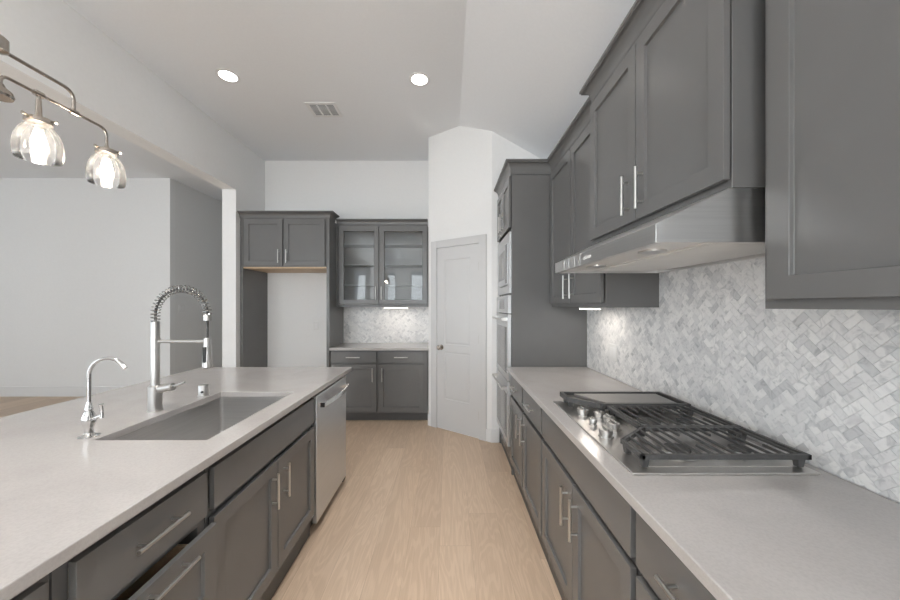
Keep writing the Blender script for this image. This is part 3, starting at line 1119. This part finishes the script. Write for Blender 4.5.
for (a, c) in ((39.4, 54.6), (55.2, 70.4)):
    fo = MB().box(31.0, 44.6, a, c, 63.55, 63.75).build('grease_filter', M['hoodpan'], rh)
    b = MB()
    k = a + 0.6
    while k < c - 0.5:
        b.box(31.6, 44.0, k, k + 0.22, 63.45, 63.55)
        k += 0.62
    b.build('filter_slats', M['hoodpan'], fo)
for yy in (46.4, 64.0):
    o = MB().lathe((28.3, yy, 63.5), [(1.75, 0.25), (1.75, 0.0), (1.35, 0.0)], 24).build('lamp_ring', M['steelh'], rh)
    MB().lathe((28.3, yy, 63.54), [(1.33, 0.2), (1.33, 0.0), (0.9, -0.02)], 24).build('lamp_lens', M['hoodlamp'], o)
lip = faceW(23.2)
for k in range(4):
    MB().fbox(lip, 58.9 + 2.7 * k, 59.5 + 2.7 * k, 63.35, 65.1, -0.02, 0.04).build('control_strip', M['nickel'], rh)
MB().fbox(lip, 54.4, 57.3, 64.0, 64.5, -0.02, 0.04).build('name_badge', M['plastic'], rh)

# ------------------------------------------------------------------ OVEN TOWER
TF = 21.15
fT = faceW(TF)
ot = thing('oven_tower_cabinet', 'tall grey oven cabinet between worktop end and pantry wall', 'cabinet', (33, 124.5, 0))
b = MB()
b.box(TF, RW - 0.02, 111.1, 112.0, 0, UT)
b.box(TF, RW - 0.02, 136.9, 137.8, 0, UT)
b.box(RW - 0.6, RW - 0.02, 112.0, 136.9, 0, UT)
for (a, c) in ((4.2, 8.6), (59.9, 60.4), (81.0, 82.0), (98.9, UT)):
    b.box(TF, RW - 0.6, 112.0, 136.9, a, c)
b.build('body', M['cab'], ot, bev=0.04)
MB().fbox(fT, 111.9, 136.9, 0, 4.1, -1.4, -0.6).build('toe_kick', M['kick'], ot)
for (a, c, hu) in ((111.5, 124.3, 122.6), (124.6, 137.4, 126.3)):
    d = shaker(fT, a, c, 82.3, 99.2).build('door', M['cab'], ot, bev=0.05, smooth=False)
    bar_pull(fT, hu, 86.6, True, d, L=6.0)
crown([(UF - 0.02, 111.1), (TF, 111.1), (TF, 137.9)], [(0, -1), (-1, 0)], UT, CRT).build('crown_moulding', M['cab'], ot)

mw = thing('microwave', 'built-in stainless microwave at the top of the oven tower', 'microwave', (30, 124.5, 60.5))
MB().fbox(fT, 112.2, 136.7, 60.45, 80.9, -17, 0.0).build('case', M['dark'], mw)
shaker(fT, 111.6, 137.3, 60.45, 80.9, w0=0.05, t=0.7, st=2.6, rec=0.3, ch=0.2, hole=True).build('trim_frame', M['steel'], mw, smooth=False)
d = MB().fbox(fT, 114.5, 134.4, 63.4, 78.0, 0.05, 0.95).build('door', M['steel'], mw, bev=0.08)
MB().fbox(fT, 119.6, 132.6, 65.6, 76.0, 0.95, 1.0).build('door_window', M['bglass'], d)
MB().fbox(fT, 114.9, 118.6, 64.0, 77.4, 0.95, 0.99).build('control_panel', M['bglass'], d)

ov = thing('double_wall_oven', 'stainless double wall oven in the tower below the microwave', 'oven', (30, 124.5, 8.6))
MB().fbox(fT, 112.2, 136.7, 8.65, 59.8, -20, 0.0).build('case', M['dark'], ov)
MB().fbox(fT, 111.6, 137.3, 53.6, 59.7, 0.05, 1.15).build('control_panel', M['steel'], ov, bev=0.08)
MB().fbox(fT, 119.0, 130.0, 55.0, 58.4, 1.15, 1.2).build('display', M['bglass'], ov)
for (a, c) in ((31.0, 53.3), (9.2, 30.7)):
    d = MB().fbox(fT, 111.6, 137.3, a, c, 0.05, 1.25).build('oven_door', M['steel'], ov, bev=0.1)
    MB().fbox(fT, 113.6, 135.3, a + 2.2, c - 4.4, 1.25, 1.3).build('oven_window', M['bglass'], d)
    b = MB()
    hz = c - 1.7 if a > 20 else c - 2.4
    b.tube([fT(112.8, hz, 3.0), fT(136.1, hz, 3.0)], 0.36, 14)
    b.fbox(fT, 113.2, 114.2, hz - 0.5, hz + 0.5, 1.2, 3.0)
    b.fbox(fT, 134.7, 135.7, hz - 0.5, hz + 0.5, 1.2, 3.0)
    b.build('oven_handle', M['nickel'], d)

# ------------------------------------------------------------------ FAR WALL
BX0, BX1 = -56.9, -9.9
BFY = 162.5
fB = faceS(BFY)
bw = MB().box(-56.9, -9.3, 160.6, 182.7, 34.75, 36.0).build('far_worktop', M['quartz'], bev=0.1)
tag(bw, 'short white quartz worktop under the glass-door cabinet', 'countertop')
bc = thing('base_cabinet', 'grey base cabinet with two drawers and two doors on the far wall', 'cabinet', ((BX0 + BX1) / 2, 173, 0))
shell(fB, BX0, BX1, 4.2, 34.7, 20).build('body', M['cab'], bc)
toe(fB, BX0, BX1, bc, w=-2.2)
mid = -34.0
for (a, c, hu) in ((BX0 + 0.25, mid - 0.6, mid - 2.3), (mid + 0.5, -11.6, mid + 2.3)):
    drawer(fB, a, c, 28.7, 34.0, bc, 'slab', 0, 31.4)
    d = shaker(fB, a, c, 5.0, 28.0).build('door', M['cab'], bc, bev=0.05, smooth=False)
    bar_pull(fB, hu, 23.0, True, d)

# glass cabinet
GY = 170.55
fG = faceS(GY)
gx0, gx1 = -56.9, -10.3
gc = thing('glass_display_cabinet', 'grey glass-door wall cabinet with empty shelves on the far wall', 'cabinet', ((gx0 + gx1) / 2, 177, 55.6))
b = MB()
b.box(gx0, gx0 + 0.8, GY, 182.7, 55.6, 97.2)
b.box(gx1 - 0.8, gx1, GY, 182.7, 55.6, 97.2)
b.box(gx0 + 0.8, gx1 - 0.8, GY, 182.7, 96.4, 97.2)
b.box(gx0 + 0.8, gx1 - 0.8, GY, 182.7, 55.6, 56.6)
b.box(mid - 1.4, mid + 0.1, GY, GY + 0.75, 56.6, 96.4)
b.build('body', M['cab'], gc)
b = MB()
b.box(gx0 + 0.8, gx1 - 0.8, 182.0, 182.7, 56.6, 96.4)
b.box(gx0 + 0.8, gx0 + 0.86, GY + 0.8, 182.0, 56.6, 96.4)
b.box(gx1 - 0.86, gx1 - 0.8, GY + 0.8, 182.0, 56.6, 96.4)
b.build('interior_lining', M['cabin'], gc)
for sz in (66.6, 77.1, 87.6):
    MB().box(gx0 + 0.9, gx1 - 0.9, 172.0, 181.9, sz, sz + 0.75).build('shelf', M['cabin'], gc)
for (a, c, hu) in ((gx0 + 1.6, -35.2, -36.5), (-34.7, gx1 - 0.3, -33.6)):
    d = shaker(fG, a, c, 56.9, 96.4, hole=True, st=2.4).build('door', M['cab'], gc, smooth=False)
    MB().fbox(fG, a + 2.3, c - 2.3, 59.2, 94.1, 0.22, 0.34).build('glass_pane', M['pane'], d)
    bar_pull(fG, hu, 62.6, True, d, r=0.2)
crown([(gx0 + 0.3, GY), (gx1, GY)], [(0, -1)], 97.2, 100.0, 1.9).build('crown_moulding', M['cab'], gc)

# refrigerator bay
FRY = 161.0
fF = faceS(FRY)
rc = thing('refrigerator_cabinet', 'grey two-door cabinet with tall side panels framing the empty refrigerator bay', 'cabinet', (-78.4, 172, 0))
for (a, c) in ((-99.9, -98.5), (-58.4, -57.0)):
    MB().box(a, c, FRY, 182.9, 0, 98.1).build('side_panel', M['cab'], rc, bev=0.05)
MB().box(-98.45, -58.45, FRY + 0.05, 182.9, 74.9, 98.1).build('body', M['cab'], rc)
MB().box(-98.4, -58.5, FRY + 0.1, 182.9, 74.2, 74.9).build('underside', M['ply'], rc)
for (a, c, hu) in ((-97.6, -79.2, -80.8), (-78.5, -58.9, -77.0)):
    d = shaker(fF, a, c, 75.3, 97.6).build('door', M['cab'], rc, bev=0.05, smooth=False)
    bar_pull(fF, hu, 79.8, True, d, L=6.4)
crown([(-99.9, FRY), (-57.0, FRY), (-57.0, GY - 2.2)], [(0, -1), (1, 0)], 98.1, 101.2, 2.5).build('crown_moulding', M['cab'], rc)


def plate(fn, u, v, w2, h2, kind, label, cat, group=None, gangs=1):
    t = thing('wall_outlet' if kind == 'outlet' else 'light_switch', label, cat, fn(u, v, 0), group)
    MB().fbox(fn, u - w2, u + w2, v - h2, v + h2, 0.01, 0.22).build('cover_plate', M['plastic'], t, bev=0.08)
    for g in range(gangs):
        cx = u + (g - (gangs - 1) / 2) * 1.8
        if kind == 'outlet' and gangs == 1 and w2 > h2:
            MB().fbox(fn, u - 1.35, u + 1.35, v - 0.65, v + 0.65, 0.22, 0.29).build('socket', M['trim'], t, bev=0.05)
        else:
            MB().fbox(fn, cx - 0.65, cx + 0.65, v - 1.35, v + 1.35, 0.22, 0.29).build('socket' if kind == 'outlet' else 'rocker', M['trim'], t, bev=0.05)
    return t


fBT = faceS(182.68)
plate(fBT, -51.4, 43.7, 2.4, 1.5, 'outlet', 'white outlet in the far tile under the darker glass door', 'outlet', 'outlets in the far tile')
plate(fBT, -18.6, 43.9, 2.4, 1.5, 'outlet', 'white outlet in the far tile near the pantry wall', 'outlet', 'outlets in the far tile')
plate(faceS(182.98), -72.0, 45.2, 1.4, 2.3, 'outlet', 'white outlet on the bare wall inside the refrigerator bay', 'outlet')
plate(faceW(RW - 0.31), 93.2, 43.2, 2.3, 2.3, 'outlet', 'double white outlet plate in the marble tile behind the cooktop', 'outlet', gangs=2)
plate(faceE(-172.55), 217, 54.5, 2.3, 2.3, 'switch', 'white light switch plate on the grey hallway wall', 'switch', gangs=2)

# under-cabinet LED bars
for (x0_, x1_, y0_, y1_, z_, lab) in ((-33.0, -20.8, 172.5, 174.0, 55.55, 'lit LED bar under the glass-door cabinet'),
                                      (38.5, 40.2, 88.0, 98.5, 55.75, 'lit LED bar under the wall cabinet beside the oven tower')):
    t = thing('undercabinet_light', lab, 'light', ((x0_ + x1_) / 2, (y0_ + y1_) / 2, z_ - 0.5), 'under-cabinet LED bars')
    MB().box(x0_, x1_, y0_, y1_, z_ - 0.45, z_ - 0.01).build('housing', M['plastic'], t)
    MB().box(x0_ + 0.1, x1_ - 0.1, y0_ + 0.1, y1_ - 0.1, z_ - 0.62, z_ - 0.46).build('diffuser', M['led'], t)
    area('undercabinet_glow', ((x0_ + x1_) / 2, (y0_ + y1_) / 2, z_ - 0.75), (0, 0, 0), x1_ - x0_, y1_ - y0_, 0.4, (1.0, 0.90, 0.80))

# ------------------------------------------------------------------ ceiling fittings
DOWN = [(-75.9, 115.6, 34, 'round recessed downlight over the island side of the ceiling'),
        (-10.0, 117.4, 40, 'round recessed downlight in the middle of the ceiling'),  # the four below are unseen, added to light floor and worktops
        (-75.9, 52.0, 5, 'round recessed downlight added for light above the island, out of the picture'),
        (-10.0, 52.0, 100, 'round recessed downlight added for light above the aisle, out of the picture'),
        (-75.9, -14.0, 4, 'round recessed downlight added for light behind the viewer on the island side'),
        (-10.0, -14.0, 60, 'round recessed downlight added for light behind the viewer in the middle')]
for (x, y, watts, lab) in DOWN:
    t = thing('recessed_downlight', lab, 'light', (x, y, FLAT), 'recessed ceiling downlights')
    MB().lathe((x, y, FLAT), [(3.75, -0.01), (3.75, -0.16), (2.95, -0.2), (2.8, -0.12), (2.8, -0.01)], 32).build('trim_ring', M['trim'], t)
    MB().lathe((x, y, FLAT), [(2.75, -0.02), (2.75, -0.13), (2.5, -0.15)], 32).build('lens', M['can'], t)
    d = bpy.data.lights.new('downlight_beam', 'SPOT')
    d.energy = watts
    d.spot_size = math.radians(70)
    d.spot_blend = 1.0
    d.shadow_soft_size = 0.10
    d.color = (1.0, 0.965, 0.93)
    o = bpy.data.objects.new('downlight_beam', d)
    o.location = (x * S, y * S, (FLAT - 0.6) * S)
    C.objects.link(o)

cv = thing('ceiling_vent', 'white rectangular ceiling air vent with three louvred sections', 'vent', (-50, 135.2, FLAT))
vx0, vx1, vy0, vy1 = -56.0, -44.0, 130.3, 140.3
b = MB()
b.box(vx0, vx1, vy0, vy0 + 1.1, FLAT - 0.35, FLAT - 0.01)
b.box(vx0, vx1, vy1 - 1.1, vy1, FLAT - 0.35, FLAT - 0.01)
for (a, c) in ((vx0, vx0 + 1.2), (-52.1, -51.5), (-48.5, -47.9), (vx1 - 1.2, vx1)):
    b.box(a, c, vy0 + 1.1, vy1 - 1.1, FLAT - 0.35, FLAT - 0.01)
b.build('frame', M['trim'], cv, bev=0.04)
MB().box(vx0 + 1.2, vx1 - 1.2, vy0 + 1.1, vy1 - 1.1, FLAT - 0.06, FLAT - 0.01).build('duct_shade_plate', M['vent'], cv)  # dark plate stands in for the shade behind the louvres
b = MB()
for (a, c) in ((vx0 + 1.2, -52.1), (-51.5, -48.5), (-47.9, vx1 - 1.2)):
    k = vy0 + 1.5
    while k < vy1 - 1.4:
        b.box(a, c, k, k + 0.14, FLAT - 0.3, FLAT - 0.1)
        k += 0.8
b.build('louvres', M['trim'], cv)

# ------------------------------------------------------------------ chandelier over the island
LX, LY = -56.2, 41.7
ch = thing('linear_chandelier', 'brushed linear chandelier with seeded glass shades over the island', 'light fixture', (LX, LY, 80))
MB().lathe((LX, LY, 0), [(2.6, FLAT - 1.0), (2.6, FLAT - 0.02)], 28).build('canopy', M['bronze'], ch)
MB().cyl((LX, LY, 90), (LX, LY, FLAT - 0.9), 0.2, 12).build('stem', M['bronze'], ch)
MB().lathe((LX, LY, 0), [(0.5, 87.8), (1.0, 88.0), (1.0, 89.5), (0.7, 89.8), (0.22, 90.1)], 22).build('hub', M['bronze'], ch)


MB().lathe((LX, LY, 0), [(1.35, 82.2), (1.45, 82.5), (1.3, 83.0), (0.75, 83.5), (0.6, 83.9)], 24).build('bell_cap', M['bronze'], ch)


def bend(p0, p1, p2, r, n=8):
    """straight p0->p1->p2 with a rounded corner"""
    a, c, e = Vector(p0), Vector(p1), Vector(p2)
    s, t = c + (a - c).normalized() * r, c + (e - c).normalized() * r
    out = [a]
    for k in range(n + 1):
        u = k / n
        out.append(s * (1 - u) ** 2 + c * 2 * u * (1 - u) + t * u * u)
    return out + [e]


for sgn in (1, -1):
    Y = lambda d: LY + sgn * d
    MB().tube(bend((LX, Y(0.6), 88.3), (LX, Y(8.6), 88.3), (LX, Y(8.6), 85.1), 1.5), 0.24, 12).build('upper_arm', M['bronze'], ch)
    pth = bend((LX, Y(0.35), 83.4), (LX, Y(0.35), 85.2), (LX, Y(7), 85.2), 0.9)[:-1] + bend((LX, Y(7), 85.2), (LX, Y(13.45), 85.2), (LX, Y(13.45), 82.6), 1.3)
    lo = MB().tube(pth, 0.2, 12).build('lower_bar', M['bronze'], ch)
    for cd in (8.6, 4.3):
        MB().tube([(LX, Y(cd - 0.45), 85.2), (LX, Y(cd + 0.45), 85.2)], 0.42, 14).build('clamp', M['bronze'], lo)
    for dd, ztop in ((13.45, 82.8), (4.3, 84.9)):
        yy = Y(dd)
        st = MB().lathe((LX, yy, 0), [(0.22, ztop), (0.26, ztop - 0.4), (0.36, 82.2), (0.55, 81.9), (0.55, 80.4), (0.4, 80.2)], 18).build('socket_holder', M['bronze'], ch)
        b = MB()
        b.lathe((LX, yy, 0), [(0.4, 81.85), (1.32, 81.8), (1.4, 81.5), (1.4, 81.1), (1.25, 81.0)], 26)
        for k in range(3):
            a = k * 2 * PI / 3 + 0.5
            b.tube([(LX + 1.25 * math.cos(a), yy + 1.25 * math.sin(a), 81.7), (LX + 1.8 * math.cos(a), yy + 1.8 * math.sin(a), 81.7)], [0.14, 0.24], 10)
        b.build('shade_collar', M['bronze'], st)
        prof = [(1.15, 81.2), (1.25, 80.9), (1.55, 80.5), (1.95, 79.9), (2.25, 79.0), (2.38, 78.1), (2.40, 77.3), (2.32, 76.6), (2.2, 76.2)]
        MB().lathe((LX, yy, 0), prof, 36, open_ends=True).build('lamp_shade', M['seeded'], ch)
        MB().lathe((LX, yy, 0), [(0.34, 80.3), (0.4, 80.0), (0.62, 79.3), (0.78, 78.5), (0.74, 77.9), (0.5, 77.3), (0.1, 77.1)], 22).build('bulb', M['bulb'], st)
        d = bpy.data.lights.new('pendant_bulb_light', 'POINT')
        d.energy = 1.2
        d.shadow_soft_size = 0.015
        d.color = (1.0, 0.92, 0.82)
        o = bpy.data.objects.new('pendant_bulb_light', d)
        o.location = (LX * S, yy * S, 78.5 * S)
        C.objects.link(o)
